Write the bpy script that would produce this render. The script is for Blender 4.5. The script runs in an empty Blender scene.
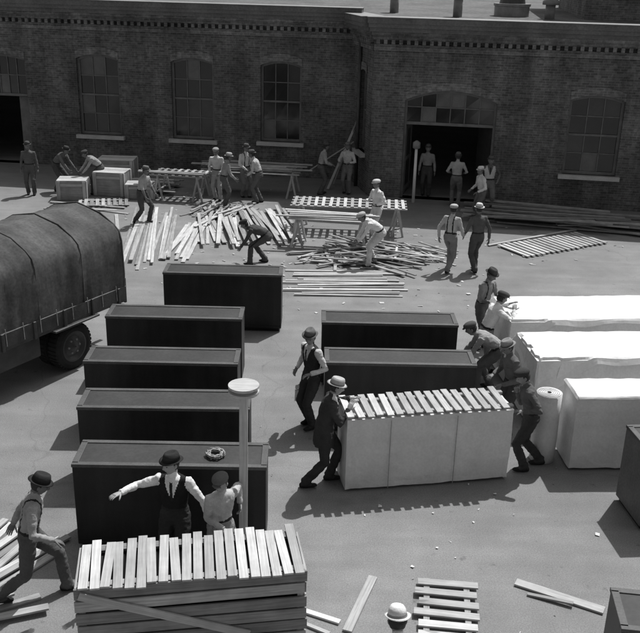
import bpy,bmesh,math,random
import numpy as np
from mathutils import Vector,Matrix,noise
random.seed(7)
R=math.radians
sc=bpy.context.scene
# ------------------------------------------------------------------ materials
def nodes(name):
    m=bpy.data.materials.new(name);m.use_nodes=True
    nt=m.node_tree;b=nt.nodes["Principled BSDF"];return m,nt,b
def math_(nt,op,a,b=None):
    n=nt.nodes.new("ShaderNodeMath");n.operation=op
    for i,v in enumerate((a,b)):
        if v is None: continue
        if isinstance(v,(int,float)): n.inputs[i].default_value=v
        else: nt.links.new(v,n.inputs[i])
    return n.outputs[0]
def ramp(nt,src,lo,hi,o0,o1):
    n=nt.nodes.new("ShaderNodeMapRange");n.inputs[1].default_value=lo;n.inputs[2].default_value=hi
    n.inputs[3].default_value=o0;n.inputs[4].default_value=o1;nt.links.new(src,n.inputs[0]);return n.outputs[0]
def noisef(nt,co,scale,detail=3,rough=.55,sc3=None):
    if sc3:
        mp=nt.nodes.new("ShaderNodeMapping");mp.inputs['Scale'].default_value=sc3;nt.links.new(co,mp.inputs[0]);co=mp.outputs[0]
    n=nt.nodes.new("ShaderNodeTexNoise");n.inputs['Scale'].default_value=scale;n.inputs['Detail'].default_value=detail
    n.inputs['Roughness'].default_value=rough;nt.links.new(co,n.inputs['Vector']);return n.outputs['Fac']
def simple(name,base,rough=.8,var=.25,scale=3,bump=.2,bscale=40,island=0,spec=.3,fine=.1,metal=0,streak=None,grain=0):
    m,nt,b=nodes(name)
    tc=nt.nodes.new("ShaderNodeTexCoord");co=tc.outputs['Object']
    v=math_(nt,'MULTIPLY',ramp(nt,noisef(nt,co,scale,3),.3,.7,1-var,1+var),base)
    if fine and not grain: v=math_(nt,'MULTIPLY',v,ramp(nt,noisef(nt,co,scale*14,1),.3,.7,1-fine,1+fine))
    if streak: v=math_(nt,'MULTIPLY',v,ramp(nt,noisef(nt,co,1.0,3,.6,streak),.3,.7,1-var,1+var))
    if grain:
        uv=tc.outputs['UV']
        gr=noisef(nt,uv,1.0,3,.65,(1.6,42,1));v=math_(nt,'MULTIPLY',v,ramp(nt,gr,.3,.72,1+grain*.6,1-grain))
        kn=noisef(nt,uv,1.0,1,.5,(3.2,14,1));v=math_(nt,'MULTIPLY',v,ramp(nt,kn,.70,.78,1,.55))
    if island:
        g=nt.nodes.new("ShaderNodeNewGeometry")
        v=math_(nt,'MULTIPLY',v,ramp(nt,g.outputs['Random Per Island'],0,1,1-island,1+island))
    nt.links.new(v,b.inputs['Base Color'])
    b.inputs['Roughness'].default_value=rough;b.inputs['Specular IOR Level'].default_value=spec;b.inputs['Metallic'].default_value=metal
    if bump:
        bp=nt.nodes.new("ShaderNodeBump");bp.inputs['Strength'].default_value=bump;bp.inputs['Distance'].default_value=.02
        nt.links.new(gr if grain else noisef(nt,co,bscale,2),bp.inputs['Height']);nt.links.new(bp.outputs[0],b.inputs['Normal'])
    return m
M={}
def cloth(v):
    k="cloth_%03d"%int(v*1000)
    if k not in M: M[k]=simple(k,v,.9,.16,6,.35,28,spec=.1,fine=.10)
    return M[k]
def skin(v):
    k="skin_%03d"%int(v*1000)
    if k not in M: M[k]=simple(k,v,.55,.08,9,0,60,spec=.35,fine=.05)
    return M[k]
pine=simple("fresh_pine",.43,.75,.12,4,.12,30,island=.28,grain=.3)
oldpine=simple("weathered_pine",.29,.8,.2,3,.15,30,island=.38,grain=.36)
darkwood=simple("dark_lumber",.17,.85,.25,3,.2,30,island=.5,grain=.3)
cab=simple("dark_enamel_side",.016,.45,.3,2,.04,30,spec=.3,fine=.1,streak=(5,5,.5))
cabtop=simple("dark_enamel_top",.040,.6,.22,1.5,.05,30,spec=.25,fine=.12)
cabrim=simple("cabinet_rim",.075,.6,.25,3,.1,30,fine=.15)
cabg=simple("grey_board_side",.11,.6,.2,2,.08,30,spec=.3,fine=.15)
paper=simple("wrapping_paper",.62,.8,.09,2,.5,5,spec=.2,fine=.05)
paperw=simple("white_paper",.64,.8,.08,2,.4,6,spec=.2,fine=.04)
canvas=simple("truck_canvas",.085,.9,.25,1.6,.5,4,spec=.1,fine=.15,streak=(5,.6,.6))
rubber=simple("tyre_rubber",.02,.8,.3,6,.2,40)
metald=simple("dark_metal",.05,.5,.3,4,.15,30,spec=.5)
metalg=simple("galvanised_metal",.20,.5,.2,4,.1,20,spec=.5)
stone=simple("sill_stone",.45,.85,.15,3,.2,30)
cornm=simple("cornice_metal",.12,.7,.25,1.2,.15,10,fine=.15)
frame=simple("window_frame_paint",.15,.6,.2,5,0)
dark=simple("dark_interior",.02,.9,.2,1,0)
twine=simple("twine",.30,.9,.2,20,.3,80)
roofm=simple("roof_tar",.12,.95,.25,.5,.5,60,fine=.2)
glass=[]
for i,(v,r) in enumerate(((.012,.12),(.03,.2),(.10,.4))):
    glass.append(simple("window_pane_%d"%i,v,r,.3,2,.05,3,spec=.6))
def brickmat(name,c1,c2,mo):
    m,nt,b=nodes(name);tc=nt.nodes.new("ShaderNodeTexCoord")
    sp=nt.nodes.new("ShaderNodeSeparateXYZ");nt.links.new(tc.outputs['Object'],sp.inputs[0])
    cb=nt.nodes.new("ShaderNodeCombineXYZ");s=math_(nt,'ADD',sp.outputs[0],sp.outputs[1])
    nt.links.new(s,cb.inputs[0]);nt.links.new(sp.outputs[2],cb.inputs[1])
    br=nt.nodes.new("ShaderNodeTexBrick");br.inputs['Scale'].default_value=1;br.inputs['Brick Width'].default_value=.22;br.inputs['Row Height'].default_value=.075
    br.inputs['Mortar Size'].default_value=.007;br.inputs['Color1'].default_value=(c1,)*3+(1,);br.inputs['Color2'].default_value=(c2,)*3+(1,);br.inputs['Mortar'].default_value=(mo,)*3+(1,)
    nt.links.new(cb.outputs[0],br.inputs['Vector'])
    co=tc.outputs['Object']
    a=ramp(nt,noisef(nt,co,.7,5,.65),.3,.7,.62,1.35)
    st=ramp(nt,noisef(nt,co,1,4,.6,(1.6,1.6,.25)),.35,.7,.72,1.25)
    f=ramp(nt,noisef(nt,co,9,2),.3,.7,.75,1.25)
    bw=nt.nodes.new("ShaderNodeRGBToBW");nt.links.new(br.outputs['Color'],bw.inputs[0])
    v=math_(nt,'MULTIPLY',math_(nt,'MULTIPLY',math_(nt,'MULTIPLY',bw.outputs[0],a),st),f)
    nt.links.new(v,b.inputs['Base Color']);b.inputs['Roughness'].default_value=.9;b.inputs['Specular IOR Level'].default_value=.2
    return m
brick=brickmat("brick_wall_material",.080,.135,.165)
bricka=brickmat("brick_arch_material",.11,.18,.21)
def groundmat():
    m,nt,b=nodes("asphalt_yard");tc=nt.nodes.new("ShaderNodeTexCoord");co=tc.outputs['Object']
    big=ramp(nt,noisef(nt,co,.16,4,.6),.3,.7,.84,1.16)
    mid=ramp(nt,noisef(nt,co,.9,6,.68),.3,.72,.84,1.15)
    fi=ramp(nt,noisef(nt,co,55,2,.7),.3,.7,.76,1.24)
    stn=ramp(nt,noisef(nt,co,.55,4,.7,(1,1.3,1)),.60,.72,1,.78)
    spots=ramp(nt,noisef(nt,co,5.5,3,.5),.66,.76,1,.66)
    tr=ramp(nt,noisef(nt,co,1,3,.6,(.25,2.2,1)),.4,.7,.93,1.08)
    v=big
    for k in (mid,fi,stn,spots,tr): v=math_(nt,'MULTIPLY',v,k)
    ns=nt.nodes.new("ShaderNodeTexNoise");ns.inputs['Scale'].default_value=1.2;nt.links.new(co,ns.inputs['Vector'])
    mx=nt.nodes.new("ShaderNodeVectorMath");mx.operation='MULTIPLY_ADD';nt.links.new(ns.outputs['Color'],mx.inputs[0]);mx.inputs[1].default_value=(.9,.9,0);nt.links.new(co,mx.inputs[2])
    vo=nt.nodes.new("ShaderNodeTexVoronoi");vo.feature='DISTANCE_TO_EDGE';vo.inputs['Scale'].default_value=.14;nt.links.new(mx.outputs[0],vo.inputs['Vector'])
    ck=ramp(nt,vo.outputs['Distance'],0,.002,.84,1);v=math_(nt,'MULTIPLY',v,ck)
    v=math_(nt,'MULTIPLY',v,.20)
    nt.links.new(v,b.inputs['Base Color']);b.inputs['Roughness'].default_value=.88;b.inputs['Specular IOR Level'].default_value=.3
    return m
# ------------------------------------------------------------------ mesh builder
class MB:
    def __init__(s): s.V=[];s.F=[];s.I=[];s.m=[];s.S=[];s.U=[]
    def mi(s,m):
        if m not in s.m: s.m.append(m)
        return s.m.index(m)
    def add(s,vs,fs,m,smooth=False,uv=None):
        o=len(s.V);s.V+= [tuple(v) for v in vs];i=s.mi(m)
        for f in fs:
            s.F.append([a+o for a in f]);s.I.append(i);s.S.append(smooth)
            for a in f: s.U.append(uv[a] if uv else (vs[a][0],vs[a][1]+vs[a][2]))
    def box(s,c,d,m,rz=0,mat=None,taper=0):
        T=Matrix.Translation(Vector(c))@(mat if mat else Matrix.Rotation(rz,4,'Z'))
        x,y,z=[k/2 for k in d]
        L=((-x,-y,-z),(x,-y,-z),(x,y,-z),(-x,y,-z),(-x,-y,z),(x,-y,z),(x,y,z),(-x,y,z))
        vs=[T@Vector(p) for p in L]
        a=0 if x>=max(y,z) else (1 if y>=z else 2);o1,o2=random.uniform(0,40),random.uniform(0,40);oth=[q for q in (0,1,2) if q!=a]
        uv=[(p[a]+o1,p[oth[0]]+p[oth[1]]+o2) for p in L]
        s.add(vs,[(0,3,2,1),(4,5,6,7),(0,1,5,4),(1,2,6,5),(2,3,7,6),(3,0,4,7)],m,uv=uv)
    def beam(s,p,q,w,h,m,up=(0,0,1)):
        p=Vector(p);q=Vector(q);d=(q-p);L=d.length;d.normalize();u=Vector(up)
        sd=d.cross(u)
        if sd.length<1e-3: sd=d.cross(Vector((1,0,0)))
        sd.normalize();u=sd.cross(d)
        T=Matrix((d,sd,u)).transposed().to_4x4()
        s.box((p+q)/2,(L,w,h),m,mat=T)
    def loft(s,rings,m,cap=True,smooth=True):
        n=len(rings[0]);vs=[v for r in rings for v in r];fs=[]
        for i in range(len(rings)-1):
            for j in range(n):
                k=(j+1)%n;fs.append((i*n+j,i*n+k,(i+1)*n+k,(i+1)*n+j))
        if cap:
            fs.append(tuple(range(n-1,-1,-1)));fs.append(tuple((len(rings)-1)*n+j for j in range(n)))
        s.add(vs,fs,m,smooth)
    def tube(s,pts,rad,m,n=12,side=None,cap=True,smooth=True):
        pts=[Vector(p) for p in pts];rings=[]
        for i,p in enumerate(pts):
            d=(pts[min(i+1,len(pts)-1)]-pts[max(i-1,0)]).normalized()
            sd=Vector(side) if side is not None else (Vector((0,1,0)) if abs(d.y)<.8 else Vector((1,0,0)))
            sd=(sd-d*sd.dot(d)).normalized();u=d.cross(sd)
            r=rad[i];r1,r2=(r if isinstance(r,(tuple,list)) else (r,r))
            rings.append([p+sd*(math.cos(2*math.pi*j/n)*r1)+u*(math.sin(2*math.pi*j/n)*r2) for j in range(n)])
        s.loft(rings,m,cap,smooth)
    def mesh(s,name):
        me=bpy.data.meshes.new(name);me.from_pydata(s.V,[],s.F)
        for m in s.m: me.materials.append(m)
        me.polygons.foreach_set("material_index",s.I);me.polygons.foreach_set("use_smooth",s.S)
        ul=me.uv_layers.new(name="UVMap");ul.data.foreach_set("uv",np.array(s.U,dtype=np.float32).ravel());me.update();return me
    def build(s,name,loc=(0,0,0),rz=0,parent=None,bevel=0):
        o=bpy.data.objects.new(name,s.mesh(name));sc.collection.objects.link(o);o.location=loc;o.rotation_euler=(0,0,rz)
        if parent: o.parent=parent
        if bevel:
            b=o.modifiers.new("bevel","BEVEL");b.width=bevel;b.segments=2;b.limit_method='ANGLE'
        return o
def empty(name,loc=(0,0,0),rz=0,parent=None):
    o=bpy.data.objects.new(name,None);sc.collection.objects.link(o);o.location=loc;o.rotation_euler=(0,0,rz);o.parent=parent;return o
# ------------------------------------------------------------------ people
PEOPLE=[]
def ik(a,b,l1,l2,hint):
    a=Vector(a);b=Vector(b);d=b-a;L=d.length
    if L>(l1+l2)*.995: b=a+d*((l1+l2)*.995/L);d=b-a;L=d.length
    x=(l1*l1-l2*l2+L*L)/(2*L);h=math.sqrt(max(l1*l1-x*x,0));dn=d/L
    hn=Vector(hint)-dn*Vector(hint).dot(dn)
    if hn.length<1e-4: hn=Vector((1,0,0))
    return a+dn*x+hn.normalized()*h,b
def hand(mb,w,d,pn,thumbside,curl,s,m):
    d=Vector(d).normalized();pn=Vector(pn);pn=(pn-d*pn.dot(d)).normalized();sd=d.cross(pn).normalized()*thumbside
    mb.tube([w-d*.03,w,w+d*.03*s,w+d*.075*s,w+d*.092*s],[(.024*s,.02*s),(.027*s,.019*s),(.037*s,.017*s),(.041*s,.014*s),(.036*s,.009*s)],m,10,side=sd)
    for k,(o,L,r) in enumerate(((.030,.070,.0088),(.010,.080,.0092),(-.010,.074,.0088),(-.029,.058,.0078))):
        p=w+d*.082*s+sd*o*s;dd=d+sd*o*2.0;dd.normalize();pts=[p-d*.015,p];rr=[r*s,r*s]
        for q in range(3):
            ang=curl*(.6+.3*q);dd=(dd*math.cos(ang)+pn*math.sin(ang)).normalized();p=p+dd*L*s*(.45,.32,.23)[q];pts.append(p);rr.append(r*s*(.95,.85,.6)[q])
        mb.tube(pts,rr,m,6,side=sd)
    p=w+d*.02*s+sd*.028*s;dd=(d*.75+sd*.75+pn*.25).normalized();pts=[p-sd*.015,p];rr=[.013*s,.012*s]
    for q,L in enumerate((.036,.03,.022)):
        p=p+dd*L*s;pts.append(p);rr.append((.011,.0095,.007)[q]*s);dd=(dd*math.cos(.25)+(d*.5+pn*.5)*math.sin(.35)).normalized()
    mb.tube(pts,rr,m,7)
def person(name,x,y,face,h=1.74,lean=4,side=0,hip=None,feet=((.06,.10),(-.04,-.10)),hands=None,look=0,nod=0,shirt=.4,pants=.08,vest=None,coat=None,hat='fedora',hatc=.04,sk=.3,sleeves='long',susp=False,curl=.45,z=0,apron=None,shoe=.025,fat=1.0,twist=0,kneeout=0):
    s=h/1.75;fa=R(face);F=Vector((math.cos(fa),math.sin(fa),0));Lf=Vector((-math.sin(fa),math.cos(fa),0));U=Vector((0,0,1));O=Vector((x,y,z))
    def w(f,l,u): return O+F*f+Lf*l+U*u
    hz=(hip if hip else .93)*s
    la=R(lean)
    pf=-.28*math.sin(la)*s if lean>25 else 0
    Pv=w(pf,0,hz);tw=R(twist);Ls=Lf*math.cos(tw)-F*math.sin(tw)
    sl=math.tan(R(side))
    def dirn(a): return (F*math.sin(a)+U*math.cos(a)+Lf*sl).normalized()
    d1,d2,d3=dirn(la*.55),dirn(la*.95),dirn(la*1.15)
    waist=Pv+d1*.13*s;chest=waist+d2*.17*s;up=chest+d2*.14*s;nb=up+d3*.07*s
    nk=nb+(d3*.6+dirn(la*.6)*.4).normalized()*.07*s
    shL=up+Ls*.165*s;shR=up-Ls*.165*s
    caps=[];mb=MB();dm=dark
    def lab(n,p,q,r1,r2=None): caps.append((n,Vector(p),Vector(q),r1,r2 or r1))
    torso_r=[(.10,.09),(.158*fat,.118*fat),(.165*fat,.122*fat),(.148*fat,.11*fat),(.168,.118*fat),(.178,.115),(.15,.09),(.075,.07)]
    tp=[Pv-d1*.12*s,Pv-d1*.05*s,Pv+d1*.03*s,waist,chest,up-d2*.03*s,up+d3*.035*s,nb+d3*.0]
    mb.tube(tp,[(a*s,b*s) for a,b in torso_r],dm,18,side=Lf if not twist else Ls)
    if coat is not None:
        hem=.24
        mb.tube([Pv-U*hem*s,Pv-U*.1*s,Pv+d1*.05*s,waist,chest,up],[(.20*s,.155*s),(.19*s,.15*s),(.178*s,.135*s),(.165*s,.125*s),(.182*s,.13*s),(.175*s,.11*s)],dm,18,side=Lf)
    mb.tube([nb-d3*.05*s,nb,nk,nk+d3*.04*s],[.06*s,.056*s,.052*s,.05*s],dm,12)
    lab('torso',waist,chest,.145*s);lab('torso',chest,up,.15*s,.15*s);lab('neck',nb+d3*.012*s,nk,.05*s)
    lab('torso' if coat is not None else 'pants',Pv-d1*.1*s,Pv+d1*.07*s,.15*s)
    for i,(ff,sg) in enumerate(((feet[0],1),(feet[1],-1))):
        hp=Pv+Lf*.09*sg*s-U*.04*s
        lift=ff[2] if len(ff)>2 else 0
        an=w(ff[0]*s,ff[1]*s,(.09+lift)*s)
        kn,an=ik(hp,an,.44*s,.43*s,F*1.0+Lf*sg*(.12+kneeout))
        mb.tube([hp+U*.05*s,hp.lerp(kn,.3),hp.lerp(kn,.7),kn,kn.lerp(an,.3),kn.lerp(an,.75),an+U*.01,an-U*.03*s],[.092*s,.096*s,.080*s,.070*s,.070*s,.068*s,.071*s,.066*s],dm,14)
        lab('pants',hp,kn,.085*s,.065*s);lab('pants',kn,an+(kn-an)*.02,.066*s,.062*s)
        dn=F.copy() if lift==0 else (F+U*-.5*min(1,lift*6)).normalized()
        ft=an-U*.05*s
        mb.tube([ft-dn*.085*s,ft-dn*.07*s,ft-dn*.0,ft+dn*.07*s,ft+dn*.14*s,ft+dn*.175*s],[(.022*s,.022*s),(.038*s,.04*s),(.042*s,.05*s),(.046*s,.038*s),(.044*s,.026*s),(.025*s,.014*s)],dm,12,side=Lf)
        lab('shoe',ft-dn*.06*s-U*.012*s,ft+dn*.15*s-U*.02*s,.034*s)
    hm=MB()
    for i,sg in enumerate((1,-1)):
        sh=shL if sg>0 else shR
        t=hands[i] if hands and hands[i] is not None else (.03+lean*.004,sg*.27,.80)
        if t[0]=='w': tgt=Vector(t[1:4])
        else: tgt=w(t[0]*s,t[1]*s,t[2]*s)
        el,wrp=ik(sh,tgt,.29*s,.255*s,-F*.7+Lf*sg*.6-U*.45)
        ru=.05 if coat is None else .058
        mb.tube([sh-Ls*sg*.05*s+U*.0,sh+Ls*sg*.005*s+U*.005,sh.lerp(el,.25),sh.lerp(el,.75),el,el.lerp(wrp,.3),el.lerp(wrp,.8),wrp],[.06*s,.066*s,(ru+.008)*s,(ru-.002)*s,(ru-.006)*s,.045*s if sleeves=='long' else .039*s,.037*s if sleeves=='long' else .028*s,.035*s if sleeves=='long' else .024*s],dm,12)
        lab('sleeve',sh,el,.058*s,.046*s);lab('sleeve' if sleeves=='long' else 'fore',el.lerp(wrp,.0 if sleeves=='long' else .12),wrp,.042*s,.034*s)
        dd=(wrp-el).normalized()
        pn=(-Lf*sg) if abs(dd.z)>.6 else -U
        d_=dd;p_=(pn-d_*pn.dot(d_)).normalized();sd_=d_.cross(p_);th=1 if sd_.dot(F+U*.6)>0 else -1
        hand(hm,wrp,dd,pn,th,curl,s,skin(sk))
    o=bpy.data.objects.new("tmp",mb.mesh("tmp"));sc.collection.objects.link(o)
    r=o.modifiers.new("r","REMESH");r.mode='VOXEL';r.voxel_size=.0115 if y<14 else .017
    sm=o.modifiers.new("s","SMOOTH");sm.factor=.5;sm.iterations=3
    hl=R(look);hn=R(nod)+la*.35
    Fh0=F*math.cos(hl)+Lf*math.sin(hl);Fh=(Fh0*math.cos(hn)-U*math.sin(hn)).normalized();Lh=U.cross(Fh0).normalized();Uh=Fh.cross(Lh).normalized()
    hc=nk+Uh*.085*s+Fh*.02*s
    HV=[];HF=[];HI=[];n1,n2=32,24
    kl="lips_%03d"%int(sk*500)
    if kl not in M: M[kl]=simple(kl,sk*.5,.5,.1,5,0)
    if 'hair' not in M: M['hair']=simple('hair',.03,.7,.3,30,.4,80)
    if 'eyeb' not in M: M['eyeb']=simple('eye',.03,.3,.05,5,0)
    mats=[skin(sk),M['hair'],M[kl],M['eyeb']]
    def shp(ux,uy,uz):
        X=ux*.098;Y=uy*.078;Z=uz*.122
        if uz<0: Y*=1-.30*(-uz)**1.3;X*=1-.12*(-uz) if ux>0 else 1-.38*(-uz)
        if uz>0: Y*=1+.03*uz
        if ux>0:
            g=lambda cy,cz,sy,szz:math.exp(-((Y-cy)/sy)**2-((Z-cz)/szz)**2)
            X+=.024*g(0,-.022,.011,.02)+.010*g(0,.0,.010,.025)-.010*g(.031,.008,.014,.011)-.010*g(-.031,.008,.014,.011)+.006*g(0,.028,.05,.010)+.006*g(0,-.064,.022,.009)-.005*g(0,-.083,.03,.008)+.010*g(0,-.105,.025,.016)
        return X,Y,Z
    for i in range(n2+1):
        th=math.pi*i/n2
        for j in range(n1):
            ph=2*math.pi*j/n1;HV.append(shp(math.sin(th)*math.cos(ph),math.sin(th)*math.sin(ph),math.cos(th)))
    for i in range(n2):
        for j in range(n1):
            k=(j+1)%n1;f=(i*n1+j,(i+1)*n1+j,(i+1)*n1+k,i*n1+k);HF.append(f)
            c=[sum(HV[q][a] for q in f)/4 for a in range(3)];mi=0
            if c[2]>.065 or (c[0]<-.005 and c[2]>-.045) or (c[0]<.02 and c[2]>.02): mi=1
            elif c[0]>.07 and abs(c[1])<.024 and abs(c[2]+.073)<.006: mi=2
            HI.append(mi)
    hb=MB()
    def tr(p): return hc+(Fh*p[0]+Lh*p[1]+Uh*p[2])*s
    hv=[]
    hairv=set(q for f,i_ in zip(HF,HI) if i_==1 for q in f)
    for q,p in enumerate(HV): hv.append(tr([a*(1.06 if q in hairv else 1) for a in p]))
    for mi in range(3):
        fs=[f for f,i_ in zip(HF,HI) if i_==mi]
        if fs: hb.add(hv,fs,mats[mi],True)
    for sg in (1,-1):
        hb.tube([tr((-.012,sg*.070,-.03)),tr((-.006,sg*.083,-.012)),tr((-.004,sg*.088,.012)),tr((-.008,sg*.078,.03))],[.006*s,(.016*s,.007*s),(.019*s,.007*s),.006*s],mats[0],8,side=Fh)
        hb.tube([tr((.074,sg*.031,.008)),tr((.086,sg*.031,.008)),tr((.089,sg*.031,.008))],[(.012*s,.006*s),(.011*s,.006*s),(.005*s,.003*s)],mats[3],8,side=Lh)
        hb.tube([tr((.082,sg*.016,.026)),tr((.084,sg*.032,.031)),tr((.072,sg*.047,.025))],[.003*s,.0045*s,.003*s],mats[1],6)
    kf='hat_felt_%03d'%int(hatc*1000)
    if kf not in M: M[kf]=simple(kf,hatc,.9,.12,8,.2,60,spec=.1)
    kb='hat_band_%03d'%int(hatc*1000)
    if kb not in M: M[kb]=simple(kb,hatc*.35,.6,.1,8,0)
    hm_=M[kf];band=M[kb]
    if hat=='fedora':
        def el(z,a,b,off=0,dip=0,nn=24): return [tr((math.cos(2*math.pi*j/nn)*a-.005+off,math.sin(2*math.pi*j/nn)*b,z+dip*(abs(math.sin(2*math.pi*j/nn))**2)-.0)) for j in range(nn)]
        hb.loft([el(.050,.102,.086),el(.047,.142,.122,0,.014),el(.050,.146,.126,0,.016),el(.058,.108,.092,0,.002),el(.058,.106,.09)],hm_)
        hb.loft([el(.056,.107,.091),el(.078,.106,.090)],band,cap=False)
        hb.loft([el(.076,.1045,.0885),el(.118,.098,.080),el(.148,.086,.062),el(.155,.066,.036),el(.143,.045,.014)],hm_)
    elif hat=='cap':
        def el(z,a,b,off=0,nn=20): return [tr((math.cos(2*math.pi*j/nn)*a+off,math.sin(2*math.pi*j/nn)*b,z)) for j in range(nn)]
        hb.loft([el(.052,.106,.086),el(.075,.122,.102,.005),el(.105,.118,.098,.004),el(.13,.085,.07,-.002),el(.138,.03,.025,-.01)],hm_)
        hb.loft([[tr((.075,-.06,.058)),tr((.13,-.052,.048)),tr((.158,0,.042)),tr((.13,.052,.048)),tr((.075,.06,.066))],[tr((.075,-.06,.066)),tr((.13,-.05,.056)),tr((.157,0,.050)),tr((.13,.05,.056)),tr((.075,.06,.070))]],hm_)
    PEOPLE.append(dict(name=name,tmp=o,caps=caps,hb=hb,hm=hm,O=O,F=F,L=Lf,Ls=Ls,Pv=Pv,d1=d1,d2=d2,up=up,waist=waist,s=s,shirt=shirt,pants=pants,vest=vest,coat=coat,sk=sk,susp=susp,shoe=shoe,apron=apron,lean=la,nb=nb))
def finish_people():
    bpy.context.view_layer.update();dg=bpy.context.evaluated_depsgraph_get()
    for P in PEOPLE:
        me=bpy.data.meshes.new_from_object(P['tmp'].evaluated_get(dg))
        n=len(me.vertices);V=np.empty(n*3);me.vertices.foreach_get("co",V);V=V.reshape(-1,3)
        Nn=np.empty(n*3);me.vertices.foreach_get("normal",Nn);Nn=Nn.reshape(-1,3)
        def segd(C,cap):
            _,p,q,r1,r2=cap;p=np.array(p);q=np.array(q);d=q-p;t=np.clip(((C-p)@d)/(d@d),0,1)
            return np.linalg.norm(C-(p+t[:,None]*d),axis=1)/(r1+(r2-r1)*t)
        s=P['s'];caps=P['caps']
        DV=np.array([segd(V,c) for c in caps]);lv=np.array([c[0] for c in caps])[DV.argmin(0)]
        amp=np.where((lv=='neck')|(lv=='fore'),0,np.where(lv=='shoe',.001,.0085))
        w=np.empty(n)
        for i in range(n):
            v=Vector(V[i]);q=noise.noise(Vector((v.x*8,v.y*8,v.z*13)))+.45*noise.noise(Vector((v.x*20+5,v.y*20,v.z*30)))
            w[i]=1-2.2*abs(q)
        V=V+Nn*(amp*(w-.35))[:,None]
        me.vertices.foreach_set("co",V.ravel())
        m=len(me.polygons);C=np.empty(m*3);me.polygons.foreach_get("center",C);C=C.reshape(-1,3)
        DD=np.array([segd(C,c) for c in caps]);lb=np.array([c[0] for c in caps])[DD.argmin(0)]
        Fv,Lv=np.array(P['F']),np.array(P['Ls']);d2=np.array(P['d2']);up=np.array(P['up'])
        rel=C-up;fr=np.cross(Lv,d2)
        f_=rel@fr;l_=rel@Lv;u_=rel@d2
        shirtm=cloth(P['shirt']);top=cloth(P['coat']) if P['coat'] is not None else shirtm
        mats=[cloth(P['pants']),top,shirtm,skin(P['sk']),cloth(P['shoe']),cloth(P['vest']) if P['vest'] is not None else shirtm,cloth(.03)]
        idx=np.zeros(m,int)
        idx[lb=='torso']=5 if (P['vest'] is not None and P['coat'] is None) else 1
        idx[lb=='sleeve']=1;idx[lb=='fore']=3;idx[lb=='neck']=3;idx[lb=='shoe']=4
        vv=(lb=='torso')&(f_>0)&(u_>-.22*s)&(np.abs(l_)<(.075*s*(u_+.22*s)/(.24*s)))
        if P['vest'] is not None or P['coat'] is not None:
            idx[vv]=2
            idx[vv&(np.abs(l_)<.018)&(u_<.03)]=6
        if P['susp']: idx[(lb=='torso')&(np.abs(np.abs(l_)-.075*s)<.014)]=6
        if P['coat'] is None:
            rp=(C-np.array(P['Pv']))@np.array(P['d1']);idx[((lb=='torso')|(lb=='pants'))&(rp>.075*s)&(rp<.112*s)]=6
        me.materials.clear()
        for q in mats: me.materials.append(q)
        me.polygons.foreach_set("material_index",idx.astype(np.int32));me.polygons.foreach_set("use_smooth",np.ones(m,bool));me.update()
        bm=bmesh.new();bm.from_mesh(me);allm=list(mats)
        for part in (P['hb'],P['hm']):
            t=part.mesh("t");ofs=len(allm)
            for p in t.polygons: p.material_index+=ofs
            allm+=part.m;bm.from_mesh(t);bpy.data.meshes.remove(t)
        out=bpy.data.meshes.new(P['name']);bm.to_mesh(out);bm.free()
        for q in allm: out.materials.append(q)
        ob=bpy.data.objects.new(P['name'],out);sc.collection.objects.link(ob)
        out.transform(Matrix.Translation(-P['O']));ob.location=P['O']
        t=P['tmp'].data;bpy.data.objects.remove(P['tmp']);bpy.data.meshes.remove(t);bpy.data.meshes.remove(me)
W='w'
person("walking_workman",-3.28,8.72,12,1.76,lean=14,hip=.87,feet=((.36,.08),(-.40,-.08,.04)),hands=((-.20,.27,.86),(.30,-.24,.92)),nod=18,shirt=.28,pants=.09,hatc=.03,sk=.13,susp=True)
person("foreman_in_vest",-1.66,9.16,-97,1.78,lean=4,hands=((.12,.46,.93),(W,-2.26,8.98,1.30)),look=-38,nod=0,shirt=.70,pants=.035,vest=.018,hatc=.03,sk=.3,curl=.25)
person("young_workman",-1.12,9.08,-60,1.62,lean=10,hands=((W,-.90,9.26,1.02),(.22,-.05,.98)),look=-50,nod=8,shirt=.40,pants=.25,hat='cap',hatc=.10,sk=.22,curl=.9)
person("workman_in_white_hat",.80,6.5,95,1.74,lean=42,nod=6,shirt=.6,pants=.12,hatc=.6,sk=.2,hands=((.5,.2,.7),(.5,-.2,.7)))
person("man_in_dark_suit",.10,11.42,4,1.76,lean=13,feet=((.10,.10),(-.26,-.10)),hip=.90,hands=((W,.47,11.72,1.25),(W,.44,11.38,1.25)),nod=10,coat=.05,shirt=.6,pants=.045,hatc=.42,sk=.28,curl=.15)
person("workman_in_vest",-.10,13.2,-140,1.76,lean=5,hands=((.20,.20,1.06),(.12,-.25,.98)),look=30,nod=10,shirt=.5,pants=.04,vest=.03,hatc=.12,sk=.2)
person("workman",3.19,12.02,185,1.74,lean=16,feet=((.06,.1),(-.25,-.1)),hip=.9,hands=((W,2.98,11.74,1.10),(W,2.95,12.05,1.26)),nod=16,shirt=.10,pants=.05,hat='cap',hatc=.05,sk=.2,curl=.3)
person("workman",3.12,13.12,200,1.72,lean=14,hands=((.3,.15,1.0),(.3,-.15,1.05)),nod=15,shirt=.12,pants=.06,hatc=.25,sk=.15)
person("workman",3.06,15.35,15,1.76,lean=22,hip=.9,feet=((.12,.12),(-.25,-.1)),hands=((W,3.50,15.66,1.34),(W,3.52,15.32,1.34)),nod=12,shirt=.68,pants=.22,hat='cap',hatc=.06,sk=.18,curl=.2)
person("workman",3.2,16.7,-50,1.76,lean=12,hands=((.3,.2,1.05),(.35,-.1,1.1)),nod=15,shirt=.24,pants=.1,hatc=.06,sk=.12,sleeves='rolled',susp=True)
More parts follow.
